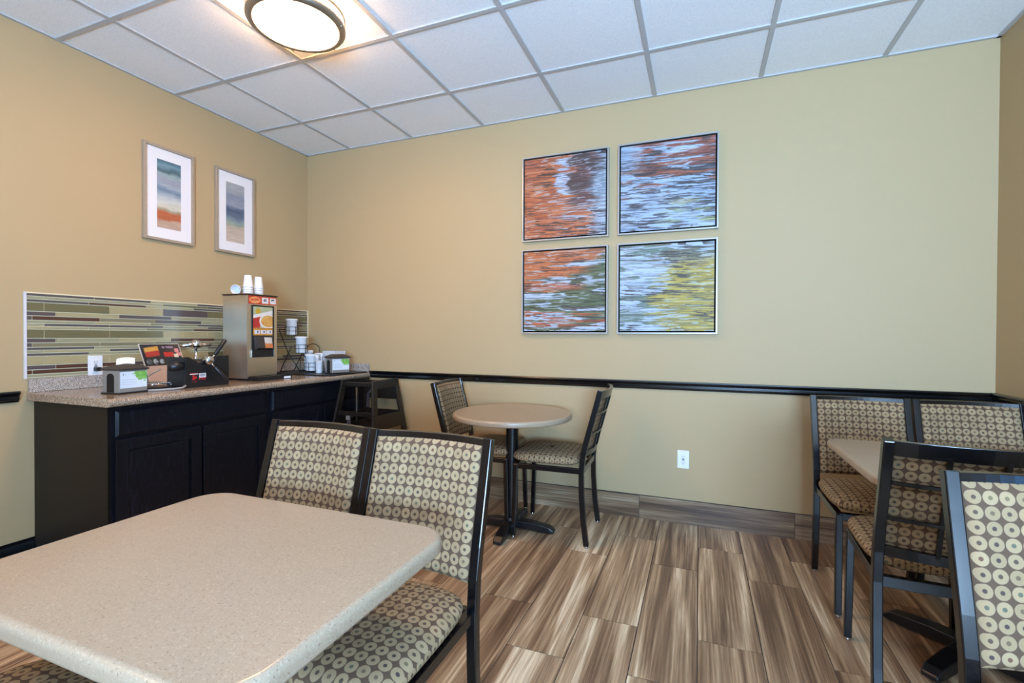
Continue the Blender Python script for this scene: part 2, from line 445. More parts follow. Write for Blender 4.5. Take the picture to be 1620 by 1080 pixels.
# glass mosaic on the left wall
def mosaic():
    m = MB(); names = 'POBSRG'
    Y0, Y1, ZT = -1.872, -.012, 1.397
    m.box(.0008, .005, Y0, Y1, .963, ZT, 6)
    m.box(.0008, .010, Y0-.010, Y0, .960, ZT+.004, 7); m.box(.0008, .0075, Y0, Y1, ZT-.001, ZT+.005, 6); m.box(.0008, .010, Y1, Y1+.0115, .963, ZT+.004, 6)
    H = {'T': .0425, 'M': .0186, 't': .0110}; g = .0043
    rows = ['t', 't', 't', 'T', 'M', 'M']*3+['t']
    offs = [-1.58, -1.802, -1.606, -1.802, -1.754, -1.850]
    known = {0: 'PPBP', 1: 'SSSO', 2: 'PRBP', 3: 'OOBPO', 4: 'PBPS', 5: 'PRGPS', 6: 'SBGP', 7: 'SPPSP', 8: 'BSGR', 9: 'OOOBB', 10: 'PSBR',
             11: 'PGGO', 12: 'PSPG', 13: 'SBPS', 14: 'PSBS', 15: 'BBBB', 16: 'PRPO', 17: 'RRPG', 18: 'SBSS'}
    r = random.Random(11); z = ZT-.002
    for i, k in enumerate(rows):
        h = H[k]; off = offs[i % 6]; z1 = z; z0 = max(z-h, .965); z = z-h-g
        y = off-.2965; n = 0
        while y < Y1:
            a, b = max(y, Y0)+g/2, min(y+.2965, Y1)-g/2
            kk = known.get(i, ''); c = kk[n] if n < len(kk) else r.choice('PPOBSSGPRG' if k != 'T' else 'OOBP')
            if b > a+.004: m.box(.004, .009, a, b, z0, z1, names.index(c)); n += 1
            y += .2965
    o = m.build('glass_tile_backsplash', ['tile_'+c for c in names]+['grout_light', 'trim_white'])
    return tag(o, 'mosaic backsplash of thin olive, cream and plum glass strips above the counter', 'backsplash')
mosaic()

# ================================================================ CEILING LAMP
def lamp(x, y):
    e = empty('ceiling_lamp', (x, y, RH-.003), 0, 'round flush ceiling lamp with glowing white glass and brushed metal rings', 'lamp')
    z1 = -.072
    MB().lathe([(0, z1-.012), (.06, z1-.0115), (.12, z1-.009), (.17, z1-.004), (.197, z1+.002), (.200, z1+.02), (.198, -.004), (0, -.004)], seg=64).build('glass_shade', 'lamp_glass', e)
    MB().lathe([(.190, z1-.006), (.198, z1-.010), (.212, z1-.006), (.221, z1+.004), (.221, z1+.016), (.214, z1+.020), (.203, z1+.018), (.192, z1+.006), (.190, z1-.006)], seg=64).build('lower_ring', 'nickel', e)
    MB().lathe([(.212, -.006), (.219, -.008), (.221, -.018), (.217, -.024), (.210, -.022), (.208, -.01), (.212, -.006)], seg=64).build('upper_ring', 'nickel', e)
    for k in range(6):
        a = math.radians(20+60*k); c, s = math.cos(a)*.213, math.sin(a)*.213
        st = MB().tube([(c, s, z1+.012), (c, s, -.02)], .0022, 8).build('ring_post', 'nickel', e)
        MB().lathe([(0, -.006), (.004, -.005), (.006, 0), (.004, .003)], (c*1.0, s*1.0, z1-.003), 10).build('cap_nut', 'nickel', st)
    return e
L1 = lamp(1.372, -1.462)
# unseen copy of the lamp, added behind the camera as warm fill light
for xx, yy in ((.76, -3.90),):
    c = copy_tree(L1); c.location = (xx, yy, RH-.003)
    c['label'] = 'unseen copy of the ceiling lamp, added behind the camera as warm fill light'

# ================================================================ CHAIRS
HW = .2125
def make_chair():
    e = empty('dining_chair', (0, 0, 0), 0, 'chair', 'chair')
    prof = [(.030, .010), (.012, .15), (.002, .30), (.0, .42), (.010, .52), (.028, .60), (.055, .70), (.082, .80), (.104, .886)]
    def yb(z):
        for (y0, z0), (y1, z1) in zip(prof, prof[1:]):
            if z0 <= z <= z1: return y0+(y1-y0)*(z-z0)/(z1-z0)
        return prof[-1][0]
    for s in (-1, 1):
        leg = MB().beam([(s*(HW-.014), y, z) for y, z in prof], .028, .030, (1, 0, 0)).build('rear_leg', 'chair_metal', e, bevel=.003)
        MB().lathe([(0, 0), (.012, 0), (.013, .004), (.008, .011), (.008, .016)], (s*(HW-.014), .030, 0), 12).build('glide', 'chrome', leg)
    for s in (-1, 1):
        leg = MB().beam([(s*(HW-.016), -.405, .010), (s*(HW-.018), -.398, .2), (s*(HW-.02), -.392, .435)], .026, .026, (1, 0, 0)).build('front_leg', 'chair_metal', e, bevel=.003)
        MB().lathe([(0, 0), (.012, 0), (.013, .004), (.008, .011), (.008, .016)], (s*(HW-.016), -.405, 0), 12).build('glide', 'chrome', leg)
    m = MB(); xi = HW-.02
    m.box(-xi, xi, -.404, -.380, .410, .440).box(-xi, xi, -.012, .010, .405, .440)
    for s in (-1, 1): m.box(s*xi-.012, s*xi+.012, -.395, .0, .410, .440)
    m.build('seat_frame', 'chair_metal', e, bevel=.002)
    # seat cushion: domed, rounded-rectangle in plan, slightly wider in front
    def seat(u, v):
        th = 2*math.pi*u
        n = 5.0; c, s = math.cos(th), math.sin(th)
        sx = math.copysign(abs(c)**(2/n), c); sy = math.copysign(abs(s)**(2/n), s)
        ph = math.pi*(v-.5)*.999; cp = max(math.cos(ph), 0)**.42; sp = math.sin(ph)
        hx = .214 if sy < 0 else .214-.004*sy
        x = sx*hx*cp; y = -.220+sy*.210*cp
        z = .474+(math.copysign(abs(sp)**.9, sp))*(.036 if sp > 0 else .034)
        return (x, y, z)
    MB().grid(seat, 72, 28).build('seat_cushion', 'fabric', e, uv=True)
    # curved back rails, bowed backwards
    bow = lambda x: .030*(1-(x/(HW-.02))**2)
    def crail(name, z0, z1, th, x0=-(HW-.027), x1=HW-.027, dy=0):
        m = MB(); n = 14; v = []; 
        for i in range(n+1):
            x = x0+(x1-x0)*i/n
            for z in (z0, z1):
                for d in (-th/2, th/2): v.append((x, yb(z)+bow(x)+d+dy, z))
        f = []
        for i in range(n):
            a = i*4; b = a+4
            f += [(a, b, b+2, a+2), (a+1, a+3, b+3, b+1), (a, a+1, b+1, b), (a+2, b+2, b+3, a+3)]
        f += [(0, 2, 3, 1), (n*4, n*4+1, n*4+3, n*4+2)]
        return m.add(v, f, 0, False).build(name, 'chair_metal', e, bevel=.0015)
    crail('top_rail', .838, .884, .020); crail('lower_rail', .508, .542, .018)
    crail('back_crossbar', .746, .759, .010, dy=.006); crail('back_crossbar', .630, .643, .010, dy=.006)
    for x in (-.062, .062):
        MB().beam([(x, yb(z)+bow(x)+.005, z) for z in (.53, .60, .70, .80, .85)], .013, .010, (1, 0, 0)).build('back_slat', 'chair_metal', e, bevel=.001)
    # upholstered back pad in front of the bars
    def pad(u, v):
        a, b = u*2-1, v*2-1
        x = a*(HW-.028); z = .686+b*.180
        edge = (1-abs(a)**8)*(1-abs(b)**10)
        return (x, yb(z)+bow(x)-.011-.020*max(edge, 0)**.4, z)
    m = MB().grid(pad, 30, 30)
    m.grid(lambda u, v: ((u*2-1)*(HW-.028), yb(.686+(v*2-1)*.180)+bow((u*2-1)*(HW-.028))-.0105, .686+(v*2-1)*.180), 16, 16)
    m.build('back_cushion', 'fabric', e, uv='back')
    return e
proto = make_chair()
used = [False]
def chair(x, y, rz, label, group):
    c = proto if not used[0] else copy_tree(proto); used[0] = True
    c.location = (x, y, 0); c.rotation_euler = (0, 0, math.radians(rz)); c['label'] = label; c['category'] = 'chair'; c['group'] = group
    return c
G1, G2, G3 = 'chairs at the near rectangular table', 'chairs at the round table', 'chairs at the right hand tables'
chair(2.408, -2.058, 0, 'patterned chair at the near table with its whole seat cushion in view', G1)
chair(1.978, -2.052, 0, 'patterned chair behind the near table, nearer the dark cabinets', G1)
chair(2.05, -3.05, 180, 'patterned chair seat tucked under the near table, at the bottom left corner of the photo', G1)
chair(2.556, -.385, -88, 'patterned chair on the right of the round table, showing the black bars of its back', G2)
chair(1.675, -.345, 93, 'patterned chair on the left of the round table, half hidden behind its top', G2)
chair(3.930, -.43, 0, 'patterned chair against the back wall at the right table, left of the corner chair', G3)
chair(4.362, -.43, 0, 'patterned chair in the right corner of the room, beside the right wall', G3)
chair(3.903, -1.415, 177, 'chair at the right table seen from behind through its black bars', G3)
chair(3.905, -1.965, 0, 'patterned chair nearest the camera on the right, cut by the frame', G3)

# ================================================================ TABLES
def rrect(x0, x1, y0, y1, r, n=10):
    p = []
    for cx, cy, a0 in ((x1-r, y1-r, 0), (x0+r, y1-r, 90), (x0+r, y0+r, 180), (x1-r, y0+r, 270)):
        for k in range(n+1):
            a = math.radians(a0+90*k/n); p.append((cx+r*math.cos(a), cy+r*math.sin(a)))
    return p
def bull_top(pts, z0, z1, parent, er=.014, shift=(0, 0)):
    """top slab with a rounded edge, made by stacking inset outlines"""
    c = Vector((sum(p[0] for p in pts)/len(pts), sum(p[1] for p in pts)/len(pts)))
    n = len(pts)
    nor = []
    for i in range(n):
        a = Vector(pts[i-1]); b = Vector(pts[(i+1) % n]); t = (b-a).normalized(); nn = Vector((t.y, -t.x))
        if nn.dot(Vector(pts[i])-c) < 0: nn = -nn
        nor.append(nn)
    rings = []
    for k in range(6): a = math.radians(90*k/5); rings.append((er*.7*(1-math.sin(a)), z0+er*.7*(1-math.cos(a))))
    for k in range(9): a = math.radians(90*k/8); rings.append((er*(1-math.cos(a)), z1-er+er*math.sin(a)))
    v = []; f = []
    for ins, z in rings:
        for p, nn in zip(pts, nor): v.append((p[0]-nn.x*ins, p[1]-nn.y*ins, z))
    for i in range(len(rings)-1):
        for k in range(n): f.append((i*n+k, i*n+(k+1) % n, (i+1)*n+(k+1) % n, (i+1)*n+k))
    m = MB().add(v, f, 0, True)
    m.add(v[:n], [tuple(range(n))[::-1]]); m.add(v[-n:], [tuple(range(n))])
    return m.build('tabletop', 'table_stone', parent)
def pedestal(e, rot, arm, h):
    MB().lathe([(.0, .045), (.040, .045), (.0385, .07), (.0375, .09), (.0375, h-.02), (.0375, h-.012)], seg=28).build('column', 'pedestal', e)
    m = MB(); m.box(-.10, .10, -.10, .10, h-.012, h-.001); m.build('mounting_plate', 'pedestal', e, bevel=.003)
    m = MB(); m.lathe([(0, .02), (.052, .02), (.056, .05), (.050, .072), (.038, .085), (0, .086)], seg=28).build('hub', 'pedestal', e)
    for k in range(4):
        a = math.radians(rot+90*k); c, s = math.cos(a), math.sin(a)
        prof = [(.03, .062, .034), (.12, .060, .032), (arm-.08, .050, .030), (arm-.03, .042, .029), (arm, .022, .026)]
        v = []; f = []
        for d, zt, w in prof:
            zb = max(.006, zt-.045)
            if d == arm: zb = .006
            for z in (zb, zt):
                for q in (-w, w): v.append((c*d-s*q, s*d+c*q, z))
        for i in range(len(prof)-1):
            b = i*4; f += [(b, b+4, b+5, b+1), (b+2, b+3, b+7, b+6), (b, b+2, b+6, b+4), (b+1, b+5, b+7, b+3)]
        f += [(0, 1, 3, 2), tuple((len(prof)-1)*4+q for q in (0, 2, 3, 1))]
        am = MB().add(v, f).build('foot', 'pedestal', e, bevel=.006, seg=3)
        MB().lathe([(0, 0), (.012, 0), (.012, .008), (0, .008)], (c*(arm-.025), s*(arm-.025), 0), 12).build('leveller', 'black_plastic', am)
t1 = empty('rectangular_table', (2.225, -2.513, 0), 0, 'large speckled cream table with rounded corners in the left foreground', 'table')
bull_top(rrect(-.405, .405, -.303, .303, .085), .684, .72, t1); pedestal(t1, 45, .27, .684)
t2 = empty('round_table', (2.103, -.478, 0), 0, 'small round cream table on a black pedestal against the back wall', 'table')
bull_top([(.367*math.cos(2*math.pi*k/72), .367*math.sin(2*math.pi*k/72)) for k in range(72)], .686, .72, t2); pedestal(t2, 3, .27, .686)
t3 = empty('rectangular_table', (4.13, -.965, 0), 0, 'cream rectangular table at the right, between two facing rows of chairs', 'table')
bull_top(rrect(-.405, .405, -.350, .350, .06), .688, .72, t3, .012); pedestal(t3, 45, .29, .688)

# ================================================================ COUNTER, CABINETS
ct = empty('countertop', (0, 0, 0), 0, 'grey brown granite worktop with rounded front edge on the dark cabinets', 'countertop')
prof = [(.001, .8505), (.655, .8505), (.668, .855), (.674, .865), (.674, .876), (.668, .886), (.655, .890), (.001, .890)]
MB().prism(prof, -1.872, -.001, 'y').build('worktop', 'granite', ct, bevel=.004)
# prism along y puts (x,z) in profile; upstands against both walls
MB().box(.001, .020, -1.866, -.021, .8903, .9595).build('upstand', 'granite_grey', ct, bevel=.003)
MB().box(.001, .660, -.021, -.001, .8903, .9595).build('upstand', 'granite_grey', ct, bevel=.003)
def raised_panel(m, x, y0, y1, z0, z1, inset=.055, t=.02):
    """door front facing +x: frame slab, recessed field, raised centre"""
    fr = inset
    m.box(x, x+t, y0, y0+fr, z0, z1).box(x, x+t, y1-fr, y1, z0, z1).box(x, x+t, y0+fr, y1-fr, z0, z0+fr).box(x, x+t, y0+fr, y1-fr, z1-fr, z1)
    m.box(x, x+t-.011, y0+fr, y1-fr, z0+fr, z1-fr)
    a, b, c, d = y0+fr+.006, y1-fr-.006, z0+fr+.006, z1-fr-.006; xi = x+t-.011; xo = x+t-.009; q = .010
    m.hexa([(xi, a, c), (xi, a, d), (xi, b, c), (xi, b, d), (xo, a+q, c+q), (xo, a+q, d-q), (xo, b-q, c+q), (xo, b-q, d-q)])
    return m
def cabinet(y0, y1, label, side=False):
    e = empty('base_cabinet', (0, 0, 0), 0, label, 'cabinet', 'dark base cabinets')
    MB().box(.002, .585, y0+.004, y1-.001, .10, .850, 0).box(.002, .53, y0+.004, y1-.001, 0, .10, 0).build('carcass', 'cabinet', e)
    m = MB(); st = .045; fx0, fx1 = .585, .604
    mid = (y0+y1)/2
    m.box(fx0, fx1, y0, y0+st, .10, .850).box(fx0, fx1, y1-st, y1-.001, .10, .850).box(fx0, fx1, y0+st, y1-st, .81, .850).box(fx0, fx1, y0+st, y1-st, .10, .13).box(fx0, fx1, y0+st, y1-st, .675, .71).box(fx0, fx1, mid-.02, mid+.02, .13, .675)
    m.build('face_frame', 'cabinet', e, bevel=.001)
    dm = MB(); a, b = y0+.022, y1-.022
    dm.box(.6042, .616, a, b, .700, .828); q = .012
    dm.hexa([(.616, a, .700), (.616, a, .828), (.616, b, .700), (.616, b, .828), (.624, a+q, .712), (.624, a+q, .816), (.624, b-q, .712), (.624, b-q, .816)])
    dm.build('drawer', 'cabinet', e)
    for da, db in ((a, mid-.006), (mid+.006, b)):
        d = raised_panel(MB(), .6042, da, db, .125, .684).build('door', 'cabinet', e, bevel=.002)
    if side:
        MB().box(.002, .604, y0-.004, y0+.004, .0, .850).build('side_panel', 'cabinet_side', e)['label'] = 'brown satin end panel'
    return e
cabinet(-1.838, -.952, 'black blue cabinet with brown end panel at the open end of the counter', True)
cabinet(-.951, -.001, 'black blue wooden cabinet in the corner, partly behind the high chair')

# ================================================================ WALL ART
def art_frame_left(yc, label, fn, grp):
    e = empty('framed_print', (0, yc, 2.077), 0, label, 'picture', grp)
    w, h, b, d = .158, .298, .017, .024
    m = MB()
    m.box(.001, d, -w, -w+b, -h, h).box(.001, d, w-b, w, -h, h).box(.001, d, -w+b, w-b, -h, -h+b).box(.001, d, -w+b, w-b, h-b, h)
    m.build('frame', 'frame_taupe', e, bevel=.002)
    MB().box(.001, .010, -w+b, w-b, -h+b, h-b).build('mat_board', 'mat_white', e)
    picture('print', 'print_canvas', (.0107, -.074, -.214), (0, 1, 0), (0, 0, 1), .148, .428, 60, 140, fn, e)
    return e
def seascape(stops, seed):
    def fn(S, T):
        t = T+(noise2(S, T, 3, 8, seed)-.5)*.07
        pos = [p for p, _ in stops]; cols = np.array([c for _, c in stops], float)
        out = np.stack([np.interp(t, pos, cols[:, k]) for k in range(3)], -1)
        return out+((noise2(S, T, 3, 50, seed+3)-.5)*26)[..., None]
    return fn
art_frame_left(-1.172, 'taupe framed seascape print with an orange shore band, left of the pair', seascape([(0, (176, 150, 132)), (.10, (178, 152, 130)), (.14, (172, 96, 62)), (.22, (176, 92, 58)), (.27, (150, 140, 116)), (.31, (196, 190, 172)), (.42, (188, 190, 186)), (.5, (146, 158, 170)), (.56, (104, 124, 142)), (.62, (150, 160, 170)), (.72, (142, 146, 158)), (.80, (142, 162, 160)), (.85, (72, 96, 104)), (.93, (110, 140, 152)), (1, (66, 98, 112))], 5), 'taupe framed prints on the left wall')
art_frame_left(-.703, 'taupe framed seascape print with a slate blue sea and pale sand, nearer the corner', seascape([(0, (188, 172, 158)), (.2, (180, 164, 148)), (.27, (176, 160, 142)), (.31, (142, 154, 138)), (.38, (120, 136, 144)), (.46, (84, 96, 116)), (.56, (76, 88, 110)), (.62, (136, 142, 156)), (.78, (130, 136, 150)), (.84, (150, 152, 154)), (1, (160, 160, 158))], 15), 'taupe framed prints on the left wall')

def canvas_art(xc, zc, label, fn):
    e = empty('framed_canvas', (xc, 0, zc), 0, label, 'picture', 'silver framed water reflection canvases')
    w, h = .306, .297; b = .010; d = .034
    m = MB()
    m.box(-w, -w+b, -d, -.001, -h, h).box(w-b, w, -d, -.001, -h, h).box(-w+b, w-b, -d, -.001, -h, -h+b).box(-w+b, w-b, -d, -.001, h-b, h)
    m.build('frame', 'frame_silver', e, bevel=.0012)
    MB().box(-w+b, w-b, -.018, -.001, -h+b, h-b).build('backing', 'black_inner', e)
    MB().box(-w+b+.009, w-b-.009, -.0275, -.018, -h+b+.009, h-b-.009).build('canvas', 'black_inner', e)
    picture('painting', 'print_canvas', (-w+b+.0092, -.0281, -h+b+.0092), (1, 0, 0), (0, 0, 1), 2*(w-b-.0092), 2*(h-b-.0092), 170, 250, fn, e)
SKY, ORG, RED, DRK, GRN, YEL = (184, 198, 216), (184, 98, 54), (140, 68, 52), (64, 58, 62), (88, 96, 58), (176, 156, 66)
def water(seed, build):
    def fn(S, T):
        x = S+(noise2(S, T, 4, 9, seed+1)-.5)*.25
        skew = T+S*.03*math.sin(seed)
        n1 = noise2(x, skew, 3, 26, seed+2, 3); n2 = noise2(x, skew, 5, 60, seed+3, 2); n3 = noise2(S, T, 3, 4, seed+4, 2)
        c = build(S, T, n1, n2, n3); c = c+((noise2(x, T, 6, 90, seed+9, 1)-.5)*34)[..., None]
        f1 = noise2(x, T+S*.05, 7, 120, seed+21, 2); f2 = noise2(x, T-S*.04, 9, 90, seed+31, 2); big = noise2(S, T, 3, 5, seed+41, 2)
        c = mixc(c, (58, 48, 46), ss(.55, .61, f1)*(.3+.7*ss(.4, .6, big))*.85)
        c = mixc(c, (190, 202, 216), ss(.60, .68, f2)*ss(.62, .42, big)*.6)
        return c*.90
    return fn
def mixc(a, b, t): return a*(1-t[..., None])+np.array(b, float)*t[..., None]
def b1(S, T, n1, n2, n3):      # orange left, sky blobs, dark right
    c = lerp(ORG, (196, 116, 74), ss(.3, .7, n1)); c = mixc(c, RED, ss(.45, .65, n2)*.6)
    c = mixc(c, DRK, ss(.5, .62, S+(n1-.5)*.5)*ss(.25, .5, T)*.85)
    c = mixc(c, (120, 70, 64), ss(.5, .6, n3)*ss(.55, .8, S)*.6)
    c = mixc(c, (182, 190, 210), ss(.09, .05, abs(S-.5+(n1-.5)*.25))*ss(.42, .52, T)*ss(.35, .5, n1))
    c = mixc(c, (150, 170, 190), ss(.78, .92, S+(n1-.5)*.35)*.85)
    return mixc(c, SKY, ss(.56, .66, n2)*ss(.25, .55, S)*ss(.55, .2, T)*.8)
def b2(S, T, n1, n2, n3):      # sky with red branches at the top
    c = lerp(SKY, (140, 162, 190), n3); c = mixc(c, (148, 80, 64), ss(.46, .58, n1+(T-.72)*.5)*ss(.05, .3, S)*ss(.2, .5, T))
    c = mixc(c, DRK, ss(.54, .62, n2)*ss(.95, .6, T)*.75)
    c = mixc(c, (150, 156, 92), ss(.5, .62, n1)*ss(.45, .2, T)*ss(.3, .7, S)*.8)
    return mixc(c, (152, 92, 66), ss(.60, .68, n1)*ss(.2, .5, T)*.6)
def b3(S, T, n1, n2, n3):      # orange corner, green and sky, orange at the foot
    c = lerp(SKY, (176, 186, 204), n3); c = mixc(c, GRN, ss(.46, .55, n1)*.95); c = mixc(c, (52, 60, 40), ss(.55, .65, n2)*.7)
    c = mixc(c, (188, 104, 58), ss(.5, .62, T-.35+.42*(1-S)+(n1-.5)*.6)*ss(.8, .5, S-(T-.6)))
    c = mixc(c, (178, 84, 44), ss(.5, .57, n2)*ss(.30, .24, T)*ss(.02, .08, T)*.9)
    c = mixc(c, (178, 88, 50), ss(.05, .02, abs(T-.55+(n1-.5)*.06))*ss(.85, .6, S)*.8)
    return c
def b4(S, T, n1, n2, n3):      # gold right half, pale water left
    c = lerp(SKY, (176, 190, 206), n3); c = mixc(c, (92, 108, 88), ss(.54, .62, n1)*.8); 
    g = ss(.36, .54, S*.9+.02+(n1-.5)*.5)*ss(.92, .72, T)
    c = mixc(c, (184, 160, 58), g); c = mixc(c, (132, 122, 62), g*ss(.5, .6, n2)*.7)
    c = mixc(c, (196, 148, 110), ss(.5, .6, n2)*ss(.7, .8, T)*ss(.2, .5, S)*.6)
    return mixc(c, (84, 92, 70), ss(.52, .60, n2)*ss(.72, .85, T)*.7)
canvas_art(2.302, 2.153, 'square canvas of orange reflections with blue blobs, upper left of the four', water(1, b1))
canvas_art(2.974, 2.153, 'square canvas of blue water under red branches, upper right of the four', water(2, b2))
canvas_art(2.300, 1.503, 'square canvas of green and orange ripples, lower left of the four', water(3, b3))
canvas_art(2.972, 1.503, 'square canvas of golden yellow ripples, lower right of the four', water(4, b4))

# ================================================================ OUTLETS
def outlet(loc, rz, label, plug=False):
    e = empty('wall_outlet', loc, rz, label, 'outlet')       # faces -y locally
    MB().box(-.035, .035, -.006, 0, -.057, .057).build('cover_plate', 'white_plastic', e, bevel=.002)
    MB().box(-.017, .017, -.0085, -.005, -.034, .034).build('receptacle', 'white_plastic', e, bevel=.001)
    m = MB()
    for z in (.019, -.019):
        m.box(-.008, -.006, -.0092, -.008, z-.002, z+.006).box(.005, .007, -.0092, -.008, z-.002, z+.005)
        m.lathe([(0, -.0092), (.0025, -.0092), (.0025, -.008)], (0, 0, z-.009), 10, axis='y')
    if not plug: m.box(-.007, .007, -.0094, -.008, .001, .005).box(-.007, .007, -.0094, -.008, -.006, -.002)
    m.build('slots', 'dark_slot', e)
    if plug: pass
    return e
outlet((3.086, 0, .409), 0, 'white duplex wall outlet low on the back wall')
outlet((.009, -1.579, 1.012), math.radians(90), 'white wall outlet in the tile backsplash behind the napkin dispenser')
pl = empty('power_plug', (.0, 0, 0), 0, 'black power plug and cord pushed into the backsplash outlet', 'plug')
MB().box(.0185, .048, -1.592, -1.566, .982, 1.004).build('plug_body', 'black_plastic', pl, bevel=.003)
MB().tube([(.045, -1.579, .993), (.10, -1.56, 1.0), (.13, -1.53, .985), (.14, -1.50, .93), (.15, -1.47, .899), (.20, -1.445, .895)], .004, 8).build('cord', 'black_plastic', pl)

# ================================================================ THINGS ON THE COUNTER
ZC = .8903
def label_print(seed):
    def fn(S, T):
        c = lerp((206, 216, 226), (214, 222, 230), S)
        d = np.hypot((S-.82)*1.1, (T-.78))+(noise2(S, T, 10, 8, seed)-.5)*.45
        g = ss(.34, .30, d)
        green = lerp((92, 158, 60), (150, 196, 110), noise2(S, T, 8, 8, seed+1))
        c = c*(1-g[..., None])+green*g[..., None]
        for tt in (.22, .36, .5):
            ln = ss(.025, .01, abs(T-tt))*ss(.05, .07, S)*ss(.62, .58, S); c = mixc(c, (170, 182, 196), ln*.6)
        lg = ss(.06, .04, abs(T-.85))*ss(.08, .1, S)*ss(.24, .22, S)*(noise2(S, T, 30, 8, seed+4) > .45)
        return mixc(c, (96, 104, 112), lg.astype(float))
    return fn
def napkin_dispenser(loc, rz, label):
    e = empty('napkin_dispenser', loc, rz, label, 'napkin dispenser')  # front label faces +x, end slot faces -y; origin at front-left bottom corner
    MB().box(-.115, 0, 0, .140, .006, .118).build('housing', 'grey_metal', e, bevel=.004)
    MB().box(-.120, .004, -.004, .144, 0, .007).build('base', 'black_plastic', e, bevel=.002)
    m = MB(); b = [(-.121, -.006), (.006, -.006), (.006, .146), (-.121, .146)]
    v = [(x, y, .118) for x, y in b]+[(x, y, .126) for x, y in b]+[(-.085, .030, .145), (-.030, .030, .145), (-.030, .110, .145), (-.085, .110, .145)]
    m.add(v, [(3, 2, 1, 0)]+[(i, (i+1) % 4, 4+(i+1) % 4, 4+i) for i in range(4)]+[(4+i, 4+(i+1) % 4, 8+(i+1) % 4, 8+i) for i in range(4)]+[(8, 9, 10, 11)])
    m.build('lid', 'dark_lid', e, bevel=.002)
    # arched napkin opening on the end
    pts = [(-.082, .008), (-.034, .008), (-.034, .085)]+[(-.058+.024*math.cos(a), .085+.018*math.sin(a)) for a in np.linspace(.2, 2.94, 8)]+[(-.082, .085)]
    MB().prism(pts, -.0012, .0, 'y').build('slot', 'dark_slot', e)
    picture('printed_label', 'print_gloss', (.0013, .004, .028), (0, 1, 0), (0, 0, 1), .132, .082, 66, 42, label_print(8), e)
    return e
napkin_dispenser((.508, -1.738, ZC), math.radians(6), 'grey napkin dispenser with green leaf label at the open counter end beside the outlet')
nd2 = napkin_dispenser((.604, -.372, ZC+.008), math.radians(-22), 'grey napkin dispenser with a green leaf label on the dark tray in the corner')
# folded napkin standing out of the first dispenser
nm = MB(); nm.grid(lambda u, v: (.445-.03*v, -1.715+.085*u+.018*v, ZC+.143+.030*v+.006*math.sin(u*3)), 8, 6)
nm.grid(lambda u, v: (.441-.026*v, -1.715+.085*u+.018*v, ZC+.142+.030*v+.006*math.sin(u*3)), 8, 6)
tag(nm.build('paper_napkin', 'paper'), 'white folded paper napkin lying on top of the left napkin dispenser', 'napkin')

# waffle batter dispenser: tall stainless box
wd = empty('waffle_dispenser', (.22, -.965, ZC), 0, 'tall stainless steel dispenser with a red and yellow waffle poster on its front', 'dispenser')
DW, DD, DH = .235, .225, .560
MB().box(0, DD, 0, DW, .012, DH).build('housing', 'steel', wd, bevel=.004)
MB().box(.01, DD-.01, .01, DW-.01, 0, .012).build('base', 'black_plastic', wd)
MB().box(-.003, DD+.004, -.003, DW+.003, DH, DH+.009).build('cap', 'brown_cap', wd, bevel=.002)
def header(S, T):
    c = lerp((176, 52, 34), (186, 70, 40), S)
    d = np.hypot((S-.22)/.2, (T-.5)/.42); c = mixc(c, (220, 150, 92), ss(1, .9, d)); c = mixc(c, (186, 60, 40), ss(.18, .12, abs(T-.55-(S-.2)*.3))*ss(.85, .7, d)*.7)
    for x in (.58, .86):
        b = ((abs(S-x) < .115) & (abs(T-.5) < .38)).astype(float); c = mixc(c, (214, 206, 202), b)
        k = ((abs(S-x) < .06) & (abs(T-.58) < .16)).astype(float)*(noise2(S, T, 24, 8, 3) > .45); c = mixc(c, (60, 70, 84), k)
    return c
picture('header_sign', 'print_gloss', (DD+.0012, .008, DH-.058), (0, 1, 0), (0, 0, 1), DW-.014, .054, 80, 22, header, wd)
MB().box(DD+.0002, DD+.004, .030, DW-.028, .150, DH-.064).build('display_window', 'black_plastic', wd, bevel=.001)
def poster(S, T):
    c = lerp((150, 156, 118), (176, 180, 150), noise2(S, T, 5, 5, 2))
    c = mixc(c, (180, 150, 44), ss(.16, .1, np.hypot(S-.25, (T-.84)*1.2)))
    c = mixc(c, (176, 40, 36), ss(.68, .66, T+S*.0)*ss(.36, .34, S)); band = ss(.72, .70, T-(S*.18))*ss(.58, .60, T-(S*.18))
    c = mixc(c, (196, 176, 160), ss(.34, .36, S)*ss(.74, .72, T)*.3)
    c = mixc(c, (216, 210, 206), band)
    d = np.hypot((S-.78)/.46, (T-.50)/.25); c = mixc(c, (218, 212, 204), ss(1.05, 1.0, d)); wf = lerp((186, 118, 56), (212, 176, 96), noise2(S, T, 12, 18, 4)); g = ss(.86, .8, d); c = c*(1-g[..., None])+wf*g[..., None]
    c = mixc(c, (196, 140, 60), ss(.27, .26, T)); c = mixc(c, (160, 92, 36), ss(.02, .01, abs(T-.235))*((np.sin(S*70) > -.3)))
    for x in (.2, .52, .84):
        b = ((abs(S-x) < .135) & (abs(T-.12) < .065)).astype(float); c = mixc(c, (206, 204, 212), b); k = ((abs(S-x-.03) < .03) & (abs(T-.12) < .04)).astype(float); c = mixc(c, (50, 48, 60), k)
    return c
picture('poster', 'print_gloss', (DD+.0047, .040, .296), (0, 1, 0), (0, 0, 1), DW-.082, .190, 90, 110, poster, wd)
